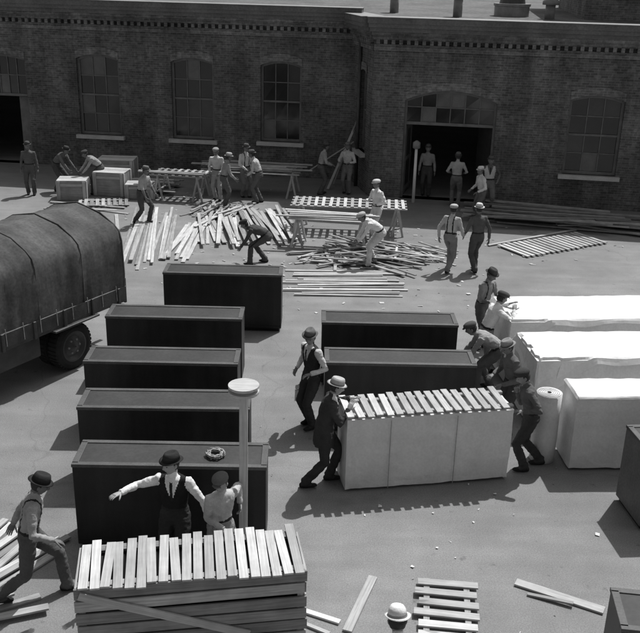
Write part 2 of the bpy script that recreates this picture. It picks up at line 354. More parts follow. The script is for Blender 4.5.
person("workman",2.95,14.75,175,1.72,lean=66,hip=.82,feet=((.12,.16),(-.15,-.14)),hands=((.5,.15,.45),(.5,-.15,.5)),shirt=.3,pants=.12,hat='cap',hatc=.08,sk=.2)
person("walking_workman",3.2,21.7,60,1.76,lean=6,feet=((.26,.08),(-.26,-.08,.02)),hip=.90,hands=((-.1,.26,.86),(.2,-.26,.9)),shirt=.42,pants=.2,hat='cap',hatc=.4,sk=.15,susp=True)
person("walking_workman",3.88,21.7,105,1.78,lean=4,feet=((-.18,.08,.02),(.20,-.08)),hip=.91,shirt=.10,pants=.08,hatc=.55,sk=.15,hands=((.2,.25,.95),(-.05,-.28,.84)))
person("workman",5.2,28.0,-95,1.78,hands=((.10,.26,1.0),(.10,-.26,1.0)),shirt=.12,pants=.16,vest=.5,hatc=.1,sk=.2,feet=((.05,.14),(0,-.14)))
person("workman",4.25,28.5,80,1.76,lean=5,hands=((.2,.22,1.05),(.2,-.22,1.05)),shirt=.35,pants=.14,hatc=.12,sk=.15)
person("workman",3.45,29.9,-100,1.76,shirt=.25,pants=.06,hatc=.1,sk=.2)
person("workman",4.75,26.6,200,1.72,lean=8,hands=((.25,.2,1.0),(.25,-.2,1.0)),shirt=.55,pants=.12,hatc=.6,sk=.15)
person("workman_in_white_overalls",1.5,24.2,215,1.78,lean=5,hands=((.2,.2,1.1),(.28,-.15,1.15)),shirt=.65,pants=.6,hat='cap',hatc=.5,sk=.15)
person("bending_workman",1.25,22.0,195,1.76,lean=62,hip=.86,feet=((.1,.16),(-.15,-.15)),hands=((.55,.15,.45),(.5,-.15,.35)),shirt=.65,pants=.55,hat='cap',hatc=.4,sk=.15)
person("workman",.8,29.9,-110,1.76,lean=8,hands=((.3,.15,1.1),(.3,-.2,1.1)),shirt=.45,pants=.15,hatc=.15,sk=.15)
person("workman",-.1,29.7,10,1.76,lean=14,hands=((.35,.12,1.0),(.35,-.12,1.0)),shirt=.3,pants=.10,hatc=.08,sk=.15)
person("bending_workman",-1.65,21.9,175,1.74,lean=78,hip=.74,feet=((.14,.2),(-.2,-.14)),hands=((.5,.15,.25),(.5,-.15,.25)),shirt=.07,pants=.08,hat='cap',hatc=.04,sk=.15)
person("workman",-2.55,29.0,-60,1.78,lean=6,hands=((.3,.15,1.0),(.3,-.15,1.0)),shirt=.55,pants=.16,hatc=.1,sk=.15,susp=True)
person("workman",-3.4,28.5,-100,1.76,lean=14,hands=((.3,.15,.95),(.3,-.15,.95)),shirt=.5,pants=.35,hat='cap',hatc=.3,sk=.15)
person("workman",-2.05,28.3,170,1.74,lean=24,hands=((.35,.15,.9),(.35,-.15,.9)),shirt=.45,pants=.12,hatc=.12,sk=.12)
person("workman",-3.1,27.6,15,1.74,lean=16,hands=((.35,.15,.9),(.35,-.15,.9)),shirt=.25,pants=.1,hatc=.4,sk=.12)
person("workman",-5.25,25.5,-25,1.76,lean=18,feet=((.16,.1),(-.18,-.1)),hip=.9,hands=((.35,.2,.85),(.3,-.2,.8)),shirt=.33,pants=.07,hatc=.14,sk=.13,sleeves='rolled')
person("bending_workman",-7.5,29.0,-150,1.74,lean=55,hip=.86,feet=((.1,.15),(-.15,-.15)),hands=((.5,.15,.6),(.5,-.15,.6)),shirt=.3,pants=.1,hat='cap',hatc=.06,sk=.13)
person("bending_workman",-8.6,29.2,-20,1.74,lean=50,hip=.88,feet=((.1,.15),(-.15,-.15)),hands=((.5,.15,.65),(.5,-.15,.6)),shirt=.12,pants=.08,hatc=.05,sk=.13)
person("workman",-9.45,28.6,-80,1.74,shirt=.10,pants=.09,hatc=.08,sk=.15)
finish_people()
# ------------------------------------------------------------------ ground
g=MB();g.add([(-150,-90,0),(150,-90,0),(150,210,0),(-150,210,0)],[(0,1,2,3)],groundmat());g.build("asphalt_ground")
# ------------------------------------------------------------------ building
B=empty("brick_warehouse")
def wallobj(name,p0,p1,Ht,ops,th=.42,brk=brick,zb=0,corn=True):
    p0=Vector(p0);p1=Vector(p1);L=(p1-p0).length;rz=math.atan2(p1.y-p0.y,p1.x-p0.x)
    mb=MB();xs=sorted({0,L}|{o[0] for o in ops}|{o[1] for o in ops});zs=sorted({-.0,Ht}|{o[2] for o in ops}|{o[3] for o in ops})
    for i in range(len(xs)-1):
        for j in range(len(zs)-1):
            a,b,c,d=xs[i],xs[i+1],zs[j],zs[j+1];mx,mz=(a+b)/2,(c+d)/2
            if any(o[0]<mx<o[1] and o[2]<mz<o[3] for o in ops): continue
            mb.add([(a,0,c),(b,0,c),(b,0,d),(a,0,d)],[(0,1,2,3)],brk);mb.add([(a,th,c),(b,th,c),(b,th,d),(a,th,d)],[(3,2,1,0)],brk)
    mb.add([(0,0,Ht),(L,0,Ht),(L,th,Ht),(0,th,Ht)],[(0,1,2,3)],brk)
    mb.add([(0,0,0),(0,0,Ht),(0,th,Ht),(0,th,0)],[(0,1,2,3)],brk);mb.add([(L,0,0),(L,th,0),(L,th,Ht),(L,0,Ht)],[(0,1,2,3)],brk)
    for (x0,x1,z0,z1,rise,kind) in ops:
        n=10;xc=(x0+x1)/2;hw=(x1-x0)/2
        az=lambda x:z1-rise*((x-xc)/hw)**2
        X=[x0+(x1-x0)*k/n for k in range(n+1)]
        for k in range(n):
            a,b=X[k],X[k+1]
            if rise>0:
                mb.add([(a,0,az(a)),(b,0,az(b)),(b,0,z1),(a,0,z1)],[(0,1,2,3)],brk)
                mb.add([(a,th,az(a)),(b,th,az(b)),(b,th,z1),(a,th,z1)],[(3,2,1,0)],brk)
            mb.add([(a,0,az(a)),(b,0,az(b)),(b,th,az(b)),(a,th,az(a))],[(3,2,1,0)],brk)
            e=.25;pr=-.025
            mb.add([(a,pr,az(a)),(b,pr,az(b)),(b,pr,az(b)+e),(a,pr,az(a)+e),(a,.05,az(a)+e),(b,.05,az(b)+e),(a,.05,az(a)),(b,.05,az(b))],[(0,1,2,3),(3,2,5,4),(1,0,6,7)],bricka)
        mb.add([(x0,0,z0),(x0,th,z0),(x0,th,z1-rise),(x0,0,z1-rise)],[(0,1,2,3)],brk)
        mb.add([(x1,0,z0),(x1,0,z1-rise),(x1,th,z1-rise),(x1,th,z0)],[(0,1,2,3)],brk)
        mb.add([(x0,0,z0),(x1,0,z0),(x1,th,z0),(x0,th,z0)],[(0,1,2,3)],brk)
    zc=Ht-.95
    if corn:
        mb.box((L/2,-.03,zc+.06),(L,.10,.12),bricka)
        mb.box((L/2,-.045,zc+.16),(L,.13,.08),brk)
        k=.12
        while k<L-.1: mb.box((k,-.075,zc+.27),(.11,.19,.14),bricka);k+=.24
        mb.box((L/2,-.10,zc+.41),(L+.10,.24,.14),brk);mb.box((L/2,-.13,zc+.53),(L+.16,.30,.10),bricka)
        mb.box((L/2,-.18,zc+.645),(L+.26,.42,.13),cornm);mb.box((L/2,-.22,zc+.77),(L+.34,.50,.12),cornm);mb.box((L/2,-.10,zc+.915),(L+.40,.80,.17),cornm);mb.box((L/2,-.10,zc+1.01),(L+.44,.86,.02),metalg)
    o=mb.build(name,(p0.x,p0.y,zb),rz,B)
    for q,(x0,x1,z0,z1,rise,kind) in enumerate(ops):
        wb=MB();xc=(x0+x1)/2;hw=(x1-x0)/2;yf=.20;az=lambda x:z1-rise*((x-xc)/hw)**2
        zz0=z0 if kind=='win' else z0+ {'door':2.42,'ldoor':2.45}[kind]
        wb.box((x0+.04,yf,(z0+z1-rise)/2),(.08,.10,z1-rise-z0),frame);wb.box((x1-.04,yf,(z0+z1-rise)/2),(.08,.10,z1-rise-z0),frame)
        n=10
        for k in range(n):
            a=x0+.08+(x1-x0-.16)*k/n;b=x0+.08+(x1-x0-.16)*(k+1)/n
            wb.add([(a,yf-.05,az(a)-.09),(b,yf-.05,az(b)-.09),(b,yf-.05,az(b)),(a,yf-.05,az(a)),(a,yf+.05,az(a)-.09),(b,yf+.05,az(b)-.09)],[(0,1,2,3),(1,0,4,5)],frame)
        wb.box((xc,yf,zz0+.045),(x1-x0-.16,.11,.09),frame)
        nc=3 if kind=='win' else 6;nr=4 if kind=='win' else 2
        top=z1-.09;xa,xb=x0+.08,x1-.08;H_=top-zz0-.09
        if kind=='win': wb.box((xc,yf-.02,zz0+.09+H_*.5),(xb-xa,.08,.06),frame)
        for k in range(1,nc): 
            xx=xa+(xb-xa)*k/nc;wb.box((xx,yf-.005,(zz0+.09+az(xx)-.09)/2),(.028,.04,az(xx)-.18-zz0),frame)
        for k in range(1,nr):
            if kind=='win' and k*2==nr: continue
            wb.box((xc,yf-.008,zz0+.09+H_*k/nr),(xb-xa,.034,.028),frame)
        for i in range(nc):
            for j in range(nr):
                a=xa+(xb-xa)*i/nc;b=xa+(xb-xa)*(i+1)/nc;c=zz0+.09+H_*j/nr;d=zz0+.09+H_*(j+1)/nr
                dl,dr=min(d,az(a)-.05),min(d,az(b)-.05);t1=random.uniform(-.006,.006)
                gm=random.choices(glass,(6,3,1))[0]
                wb.add([(a,yf+.012+t1,c),(b,yf+.012-t1,c),(b,yf+.012,dr),(a,yf+.012,dl)],[(0,1,2,3)],gm)
        if kind=='win':
            wb.box((xc,-.02,z0-.065),(x1-x0+.24,.30,.13),stone)
        wb.build("window" if kind=='win' else "transom",(p0.x,p0.y,zb),rz,B)
    return o
WL0=(-20.0,34.48);WL1=(.98,32.0);WR0=(1.5,29.62);WR1=(20,26.99)
HL,HR=5.82,5.66
def lx(X): return (X+20.0)*1.0069
wallobj("left_wing_wall",WL0,WL1,HL,[(lx(-18.6),lx(-17.05),1.2,4.05,.16,'win'),(lx(-15.4),lx(-13.85),1.2,4.05,.16,'win'),(lx(-13.0),lx(-10.85),0,3.95,.16,'ldoor'),(lx(-8.95),lx(-7.4),1.2,4.05,.16,'win'),(lx(-5.5),lx(-3.97),1.2,4.05,.16,'win'),(lx(-2.3),lx(-.85),1.25,4.05,.16,'win')])
wallobj("side_wall",WL1,WR0,HR+.003,[(.8,1.7,1.3,4.0,.12,'win')])
rx=lambda X:(X-1.5)*1.01
wallobj("right_wing_wall",WR0,WR1,HR,[(rx(2.55),rx(5.45),0,3.55,.34,'door'),(rx(7.65),rx(9.3),1.1,3.6,.16,'win'),(rx(11.6),rx(13.2),1.1,3.6,.16,'win'),(rx(15.4),rx(17.0),1.1,3.6,.16,'win')])
wallobj("end_wall_right",WR1,(20.2,60),5.6,[],corn=False);wallobj("back_wall",(20.2,60),(-20,60),5.6,[],corn=False);wallobj("end_wall_left",(-20,60),WL0,5.6,[],corn=False)
rf=MB();rf.add([(-19.8,34.8,HL-.10),(1.25,32.3,HL-.10),(1.25,59.8,6.3),(-19.8,59.8,6.3)],[(0,1,2,3)],roofm)
rf.add([(1.25,32.3,HL-.10),(1.25,59.8,6.3),(1.25,59.8,5.2),(1.25,32.3,5.2)],[(0,1,2,3)],cornm)
rf.add([(1.26,32.3,HR-.10),(1.8,29.9,HR-.10),(19.8,27.3,HR-.10),(20,59.8,6.15),(1.26,59.8,6.15)],[(0,1,2,3,4)],roofm)
rf.build("flat_roof",parent=B)
# raised second block behind the right parapet
U0,U1=(8.95,33.2),(20,31.6)
wallobj("upper_block_front_wall",U0,U1,3.4,[(1.0,2.3,1.0,2.7,.12,'win'),(3.6,4.9,1.0,2.7,.12,'win'),(6.2,7.5,1.0,2.7,.12,'win'),(8.8,10.1,1.0,2.7,.12,'win')],brk=bricka,zb=HR-.14)
wallobj("upper_block_side_wall",(9.9,41),U0,3.4,[(1.5,2.8,1.0,2.7,.12,'win'),(4.6,5.9,1.0,2.7,.12,'win')],brk=bricka,zb=HR-.137)
wallobj("upper_block_end_wall",U1,(20.9,39.4),3.4,[],brk=bricka,zb=HR-.134,corn=False);wallobj("upper_block_back_wall",(20.9,39.4),(9.9,41),3.4,[],brk=bricka,zb=HR-.131,corn=False)
rf=MB();rf.add([(9.1,33.4,8.85),(20.1,31.9,8.85),(20.8,39.2,8.85),(10,40.8,8.85)],[(0,1,2,3)],roofm);rf.build("upper_block_roof",parent=B)
pl=MB();pl.tube([(1.12,31.1,0),(1.12,31.1,4.9)],[.06,.06],metald,12);pl.box((1.12,31.12,3.0),(.18,.1,.05),metald);pl.box((1.12,31.12,1.2),(.18,.1,.05),metald);pl.build("downspout",parent=B)
dl=MB();dl.box((0,0,1.2),(1.2,.06,2.4),darkwood);dl.build("left_door_leaf",(-10.75,33.75,0),-.3,B)
for X,a,sg in ((2.62,R(75),1),(5.42,R(98),-1)):
    dl=MB();dl.box((.7,0,1.2),(1.4,.05,2.38),metald)
    for q in (.25,1.15): dl.box((q,-.03,1.2),(.1,.02,2.3),frame)
    for q in (.2,1.2,2.25): dl.box((.7,-.035,q),(1.3,.025,.12),frame)
    dl.build("door_leaf",(X,29.62-.142*(X-1.5)+.32,0),a,B)
def vent(name,x,y,r,h,kind):
    v=MB();z=5.6
    if kind=='pipe': v.tube([(0,0,0),(0,0,h)],[r,r],metalg,16);v.tube([(0,0,h),(0,0,h+.12),(0,0,h+.3)],[r*1.7,r*1.7,r*.4],metalg,16)
    elif kind=='tank': v.tube([(0,0,0),(0,0,h),(0,0,h+.02),(0,0,h+.10)],[r,r,r*1.06,r*1.06],metalg,28,smooth=False);v.tube([(0,0,h+.10),(0,0,h+.25)],[r*.75,r*.7],metald,24,smooth=False)
    else: v.box((0,0,h/2),(r*2,r*2,h),bricka);v.box((0,0,h+.06),(r*2.25,r*2.25,.12),stone);v.tube([(0,0,h+.1),(0,0,h+.5)],[r*.4,r*.38],metald,14)
    v.build(name,(x,y,z),0,B)
vent("roof_vent_pipe",4.5,33,.16,.7,'pipe');vent("roof_tank",6.6,34.2,.62,.38,'tank');vent("roof_vent_pipe",7.7,33,.17,.50,'pipe');vent("roof_vent_pipe",2.4,34.5,.16,.7,'pipe');vent("brick_chimney",-14,40,.6,1.4,'chim')
# ------------------------------------------------------------------ cabinets
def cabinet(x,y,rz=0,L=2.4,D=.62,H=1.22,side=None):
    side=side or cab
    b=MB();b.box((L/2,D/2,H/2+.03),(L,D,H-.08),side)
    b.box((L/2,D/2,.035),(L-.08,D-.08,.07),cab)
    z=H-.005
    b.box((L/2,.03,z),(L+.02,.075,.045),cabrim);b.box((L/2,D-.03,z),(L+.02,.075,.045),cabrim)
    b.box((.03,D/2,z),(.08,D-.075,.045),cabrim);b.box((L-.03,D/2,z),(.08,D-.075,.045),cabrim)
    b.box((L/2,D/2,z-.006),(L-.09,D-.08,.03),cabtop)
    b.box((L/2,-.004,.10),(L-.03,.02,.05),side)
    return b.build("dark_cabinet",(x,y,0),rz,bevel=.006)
cabinet(-3.02,9.70,.02);cabinet(-3.36,11.24,.03);cabinet(-3.67,12.81,.015);cabinet(-3.78,14.76,.01);cabinet(-3.20,17.28,.005)
cabinet(.04,14.74,.01);cabinet(.10,13.0,.015);cabinet(2.95,6.95,-.12)
# ------------------------------------------------------------------ paper wrapped crates
def wrinkbox(mb,L,D,H,m,amp=.010,bulge=.012,seed=0,z0=.05):
    n=(max(3,int(L/.07)),max(3,int(D/.07)),max(3,int(H/.07)))
    idx={}
    def vt(i,j,k):
        key=(i,j,k)
        if key in idx: return idx[key]
        u,v,w=i/n[0],j/n[1],k/n[2];p=Vector((u*L,v*D,z0+w*(H-z0)))
        nn=Vector(((0 if 0<i<n[0] else (1 if i else -1)),(0 if 0<j<n[1] else (1 if j else -1)),(0 if 0<k<n[2] else (1 if k else -1))))
        q=Vector((p.x*2.6+seed,p.y*2.6,p.z*2.6));r_=.6*noise.noise(q)+.7*(1-2.6*abs(noise.noise(q*1.9)))*.6
        p+=nn.normalized()*(amp*r_*1.4+bulge*math.sin(math.pi*(u if nn.x==0 else .5))*math.sin(math.pi*(w if nn.z==0 else .5)))
        idx[key]=len(vs);vs.append(p);return idx[key]
    vs=[];fs=[]
    for a,b,c in ((0,1,2),(1,2,0),(2,0,1)):
        for e in (0,1):
            for i in range(n[a]):
                for j in range(n[b]):
                    def K(i_,j_):
                        t=[0,0,0];t[a]=i_;t[b]=j_;t[c]=n[c]*e;return vt(*t)
                    f=[K(i,j),K(i+1,j),K(i+1,j+1),K(i,j+1)]
                    fs.append(f if e else f[::-1])
    mb.add(vs,fs,m,False)
def drape(mb,x0,x1,y0,y1,z,m,over=.10,seed=0,corner=0):
    nx,ny=60,30;vs=[];fs=[]
    for j in range(ny+1):
        for i in range(nx+1):
            ov=over*(.75+.5*noise.noise(Vector((i*.07+seed,j*.09,2))))
            X=x0-ov+(x1-x0+2*ov)*i/nx;Y=y0-ov+(y1-y0+2*ov)*j/ny
            dx=max(x0-X,X-x1,0);dy=max(y0-Y,Y-y1,0)
            wv=.010*noise.noise(Vector((X*1.6+seed,Y*1.6,3)))+.006*(1-3*abs(noise.noise(Vector((X*3+seed,Y*3,1)))))
            dd=math.hypot(dx,dy);f=.8+.35*noise.noise(Vector((X*2+seed,Y*2,7)))
            Z=z+.028+wv-dd*f*1.1
            px=X-math.copysign(dx*.45,X-(x0+x1)/2);py=Y-math.copysign(dy*.45,Y-(y0+y1)/2)
            if corner:
                c=max(0,corner-(X-x0)-(Y-y0)*.8)
                if dx+dy>0: Z-=c*.5
            vs.append((px,py,Z))
    for j in range(ny):
        for i in range(nx): a=j*(nx+1)+i;fs.append((a,a+1,a+nx+2,a+nx+1))
    mb.add(vs,fs,m,False)
rzE=math.atan2(.47,2.42)
e=MB();wrinkbox(e,2.44,.60,1.15,paper,seed=2);e.beam((.03,.16,.02),(2.4,.16,.02),.08,.045,oldpine);e.beam((.03,.46,.02),(2.4,.46,.02),.08,.045,oldpine)
for q in (.62,1.6): e.beam((q,-.030,.03),(q,-.030,1.13),.006,.012,twine,up=(0,1,0))
e.build("paper_wrapped_crate",(.43,11.21,0),rzE)
e=MB();e.beam((-.02,.08,1.19),(2.46,.08,1.19),.07,.03,oldpine);e.beam((-.02,.52,1.19),(2.46,.52,1.19),.07,.03,oldpine)
k=.04
while k<2.44: 
    e.beam((k+random.uniform(-.012,.012),-.05+random.uniform(-.03,.03),1.217),(k+random.uniform(-.018,.018),.64+random.uniform(-.03,.03),1.217),.095,.022,pine);k+=.142
e.build("slatted_crate_lid",(.43,11.21,0),rzE)
rz=.10
e=MB();wrinkbox(e,3.4,1.25,1.22,paper,seed=5);drape(e,0,3.4,0,1.25,1.24,paperw,seed=4,over=.14,corner=.7);e.build("paper_wrapped_crate",(3.42,15.0,0),rz)
e=MB();wrinkbox(e,3.4,1.15,1.22,paper,seed=9);drape(e,0,3.4,0,1.15,1.24,paperw,over=.16,seed=11,corner=.9);e.build("paper_wrapped_crate",(3.52,13.3,0),.09)
e=MB();wrinkbox(e,2.5,.66,1.2,paper,seed=14);drape(e,0,2.5,0,.66,1.21,paperw,over=.05,seed=15);e.build("paper_wrapped_crate",(3.84,11.98,0),.06)
e=MB();e.tube([(0,0,.01),(0,0,.4),(0,0,.8),(0,0,1.14)],[.19,.195,.188,.193],paper,32,smooth=True)
pts=[]
for k in range(70):
    a=k*.45;r_=.03+.150*k/70;pts.append((r_*math.cos(a),r_*math.sin(a),1.143))
e.tube(pts,[.004]*70,paperw,4);e.tube([(0,0,1.13),(0,0,1.146)],[.03,.03],dark,12)
e.build("paper_roll",(3.5,12.32,0))
def slatbox(L,D,H,wt,ws):
    b=MB()
    b.box((L/2,D/2,H/2),(L-.1,D-.1,H-.04),cab)
    for X in (.035,L-.035):
        for Y in (.035,D-.035): b.box((X,Y,H/2),(.065,.065,H-.002),ws)
    n=int(L/.112)
    for k in range(n):
        x_=L*(k+.5)/n;b.beam((x_+random.uniform(-.01,.01),-.05+random.uniform(-.06,.03),H+.045+random.uniform(0,.008)),(x_+random.uniform(-.025,.025),D+.04+random.uniform(-.04,.08),H+.045+random.uniform(0,.008)),.096,.02,wt)
    for Y in (.05,D-.05): b.beam((0,Y,H+.015),(L,Y,H+.015),.08,.035,ws)
    nz=int(H/.145)
    for k in range(nz):
        zz=.08+k*(H-.1)/(nz-1)*.98
        b.beam((-.02+random.uniform(-.02,.02),-.014+random.uniform(-.002,.002),zz),(L+.02+random.uniform(-.02,.02),-.014,zz+random.uniform(-.01,.01)),.022,.128,ws)
        b.beam((-.014,0.0,zz),(-.014,D,zz),.022,.128,ws);b.beam((L+.014,.0,zz),(L+.014,D,zz),.022,.128,ws)
        b.beam((0,D+.014,zz),(L,D+.014,zz),.022,.128,ws)
    return b
b=slatbox(2.34,.7,1.06,pine,oldpine);b.beam((.02,-.042,1.02),(1.75,-.042,.35),.02,.09,pine)
b.build("slatted_wooden_crate",(-2.40,7.52,0),math.atan2(.4,2.3))
b=cabinet(4.40,10.42,.10,2.4,.80,1.18,side=cabg)
b=MB();b.tube([(0,0,0),(0,0,.07),(0,0,.13)],[.09,.1,.04],paperw,12);b.build("paper_bundle",(4.75,10.8,1.2))
b=MB();b.beam((0,0,0),(.02,.03,2.42),.10,.035,pine,up=(0,1,0));b.tube([(.02,.03,2.42),(.02,.03,2.45),(.02,.03,2.452),(.02,.03,2.49),(.02,.03,2.492),(.02,.03,2.52)],[.18,.18,.13,.13,.18,.18],pine,28,smooth=False)
b.build("wooden_post_with_round_top",(-.88,9.38,0))
b=MB()
pts=[]
for k in range(260):
    a=k*.32;r_=.095+.025*math.sin(k*.53)+.012*math.sin(k*1.7);pts.append((r_*math.cos(a),r_*math.sin(a),.012+.03*(.5+.5*math.sin(k*.17))))
b.tube(pts,[.007]*260,twine,5);b.build("coil_of_twine",(-1.28,10.02,1.235))
# ------------------------------------------------------------------ lumber
def planks(name,cx,cy,ang,L,n,wspread,lspread,jit,m,w=(.07,.12),t=.025,zmax=3,fan=0,pz=.02,m2=None):
    b=MB()
    for k in range(n):
        u=(k+.5)/n-.5;a=ang+random.gauss(0,jit)+fan*u;o=u*wspread+random.uniform(-.04,.04)
        l=random.uniform(-lspread,lspread);z_=.014+random.randint(0,zmax)*(t+.003)
        LL=L*random.uniform(.8,1.08);c=Vector((-math.sin(ang)*o+math.cos(ang)*l,math.cos(ang)*o+math.sin(ang)*l,z_))
        d=Vector((math.cos(a),math.sin(a),random.uniform(-pz,pz)*.5))*LL/2
        if z_-abs(d.z)<.014: c.z=.014+abs(d.z)
        b.beam(c-d,c+d,random.uniform(*w),t,m2 if (m2 and random.random()<.4) else m)
    return b.build(name,(cx,cy,0))
planks("lumber_pile",-4.75,24.2,R(96),5.2,14,1.3,.4,.03,pine,zmax=2,m2=oldpine)
planks("lumber_pile",-3.7,23.9,R(88),3.6,7,.6,.3,.05,pine,zmax=1)
planks("lumber_pile",-3.0,26.4,R(80),3.0,10,1.2,.5,.2,pine,zmax=3)
planks("lumber_pile",-2.2,25.3,R(102),3.6,32,2.7,.4,.05,pine,zmax=4,fan=-.15,w=(.08,.13),m2=oldpine)
planks("lumber_pile",-3.1,26.9,R(95),1.4,18,1.8,.3,.3,oldpine,zmax=5)
planks("lumber_pile",.55,20.5,R(3),2.7,14,1.9,.25,.03,pine,zmax=1,w=(.05,.09))
planks("lumber_pile",1.4,22.7,R(-20),1.6,38,2.2,.9,.55,oldpine,zmax=5,w=(.05,.11),m2=darkwood)
planks("lumber_pile",2.6,23.0,R(-35),1.4,18,1.4,.5,.5,pine,zmax=3,w=(.04,.08))
planks("scrap_boards",0.2,22.4,R(15),.9,18,1.3,.6,.7,pine,zmax=2,w=(.04,.08),m2=oldpine)
planks("lumber_stack",7.3,26.6,R(-9),4.6,30,1.6,.9,.10,darkwood,zmax=8,w=(.12,.2),t=.04,m2=oldpine)
planks("lumber_stack",9.6,26.1,R(-14),4.0,26,1.3,.6,.12,darkwood,zmax=9,w=(.12,.2),t=.04,m2=oldpine)
planks("lumber_stack",5.6,27.5,R(20),2.2,9,.9,.3,.3,oldpine,zmax=3)
planks("loose_boards",-3.95,9.35,R(62),1.7,8,.95,.15,.12,pine,zmax=2,w=(.09,.13),m2=oldpine)
planks("loose_boards",-3.8,8.35,R(30),1.3,3,.5,.15,.2,oldpine,zmax=2)
planks("lumber_pile",-6.2,29.8,R(-6),2.6,16,1.4,.3,.04,oldpine,zmax=9,w=(.12,.18),t=.035)
planks("loose_boards",-7.3,26.6,R(150),2.4,6,1.4,.4,.3,oldpine,zmax=1)
def plank(name,p,q,w=.1,t=.025,m=pine,up=(0,0,1)):
    p=Vector(p);b=MB();b.beam((0,0,0),Vector(q)-p,w,t,m,up);return b.build(name,p,bevel=.002)
plank("loose_plank",(.40,8.25,.02),(.74,9.25,.02),.11);plank("loose_plank",(2.5,9.22,.02),(3.45,8.72,.02),.13);plank("loose_plank",(2.6,9.0,.015),(3.1,8.8,.05),.05,m=oldpine)
plank("loose_plank",(-.18,8.62,.02),(.32,8.40,.02),.07,m=paperw);plank("loose_plank",(-.25,8.45,.02),(.2,8.2,.02),.05)
plank("loose_plank",(4.6,24.0,.03),(7.5,25.9,.03),.1);plank("loose_plank",(-6.2,26.3,.02),(-5.5,23.4,.02),.1)
plank("leaning_plank",(.15,30.4,.02),(1.05,31.55,2.0),.10);plank("leaning_plank",(.35,31.2,.02),(1.1,31.5,2.2),.08,m=oldpine);plank("leaning_plank",(-.5,30.6,.6),(1.0,31.3,1.5),.06)
def panel(name,loc,rz,L,Wd,n,m=pine,z=.02):
    b=MB()
    for Y in (-Wd/2+.12,Wd/2-.12): b.beam((-L/2,Y,z),(L/2,Y,z),.07,.03,oldpine)
    for k in range(n):
        x_=-L/2+L*(k+.5)/n;b.beam((x_+random.uniform(-.01,.01),-Wd/2+random.uniform(-.03,.03),z+.028),(x_+random.uniform(-.01,.01),Wd/2+random.uniform(-.03,.03),z+.028),L/n*.58,.022,m)
    return b.build(name,loc,rz)
panel("slatted_crate_lid",(6.45,24.25,0),R(31),3.1,1.2,17)
panel("slatted_crate_lid",(1.55,8.35,.0),R(84),1.7,.72,9,z=.03)
panel("slatted_crate_lid",(-6.9,27.6,.0),R(12),1.6,.9,9,m=oldpine,z=.03)
def table(name,loc,rz,L,Wd,slats,m=pine,stuff=0):
    b=MB();z=.80
    for X in (-L/2+.25,L/2-.25):
        b.beam((X,-Wd/2,z-.06),(X,Wd/2,z-.06),.07,.09,oldpine)
        for sg in (1,-1):
            b.beam((X-.16,sg*(Wd/2+.02),0),(X,sg*Wd/2*.9,z-.08),.06,.04,pine,up=(0,1,0));b.beam((X+.16,sg*(Wd/2+.02),0),(X,sg*Wd/2*.9,z-.08),.06,.04,pine,up=(0,1,0))
        b.beam((X,-Wd/2,.3),(X,Wd/2,.3),.05,.03,oldpine)
    for Y in (-Wd/2,-Wd/6,Wd/6,Wd/2): b.beam((-L/2,Y,z),(L/2,Y,z),.08,.03,m)
    for k in range(slats):
        x_=-L/2+L*(k+.5)/slats;b.beam((x_,-Wd/2-.05,z+.028),(x_+random.uniform(-.02,.02),Wd/2+.05,z+.028),L/slats*.42,.022,m)
    for k in range(stuff):
        yy=random.uniform(-Wd/2,Wd/2);a=random.uniform(-.08,.08);zz=z+.06+k*.006;c=random.uniform(-.4,.4);l=random.uniform(1.2,L*.55)
        b.beam((c-l,yy-l*a,zz),(c+l,yy+l*a,zz),random.uniform(.08,.15),.03,m)
    return b.build(name,loc,rz)
table("sawhorse_work_table",(.75,25.25,0),R(-3),3.3,.95,16);table("sawhorse_work_table",(-2.4,29.55,0),R(-4),3.3,1.1,0,oldpine,18);table("sawhorse_work_table",(-4.6,28.7,0),R(-8),1.8,.9,8,oldpine,4)
table("sawhorse_work_table",(0.2,23.6,0),R(-6),2.2,.6,0,pine,5)
def wbox(name,x,y,rz,L,D,H):
    b=MB();b.box((0,0,H/2+.01),(L,D,H),oldpine)
    for sx in (-L/2-.012,L/2+.012):
        for Y in (-D/2+.05,D/2-.05): b.box((sx,Y,H/2+.01),(.022,.09,H-.01),pine)
    for sy in (-D/2-.012,D/2+.012):
        for X in (-L/2+.06,L/2-.06): b.box((X,sy,H/2+.01),(.09,.022,H-.01),pine)
        b.box((0,sy,H*.82),(L-.22,.022,.08),pine)
    for k in range(5): b.box((0,-D/2+D*(k+.5)/5,H+.022),(L+.02,D/5*.92,.022),pine)
    return b.build(name,(x,y,0),rz,bevel=.003)
wbox("wooden_box",-8.0,28.3,.1,.9,.7,.6);wbox("wooden_box",-6.9,29.0,-.1,1.0,.8,.75);wbox("wooden_box",-5.9,28.6,.05,.9,.6,.45);wbox("wooden_box",-7.0,30.3,.0,1.2,.8,.9)
b=MB();b.tube([(0,0,0),(0,0,1.75)],[.05,.045],paperw,12);b.tube([(0,0,1.75),(0,0,1.78),(0,0,1.95),(0,0,2.02)],[.06,.12,.12,.03],metalg,14);b.build("yard_post",(2.95,28.9,0))
def litter(name,n,cx,cy,sx,sy,m,smin,smax):
    b=MB()
    for k in range(n):
        x_=random.gauss(cx,sx);y_=random.gauss(cy,sy);s_=random.uniform(smin,smax);a=random.uniform(0,6.28)
        c,d=math.cos(a)*s_,math.sin(a)*s_;q=random.uniform(.3,1);z_=[.006+random.uniform(0,.02) for _ in range(4)]
        b.add([(x_-c+d*q,y_-d-c*q,z_[0]),(x_+c+d*q,y_+d-c*q,z_[1]),(x_+c*.8-d*q,y_+d+c*q,z_[2]),(x_-c-d*q*.7,y_-d+c*q,z_[3])],[(0,1,2,3)],m)
    b.build(name)
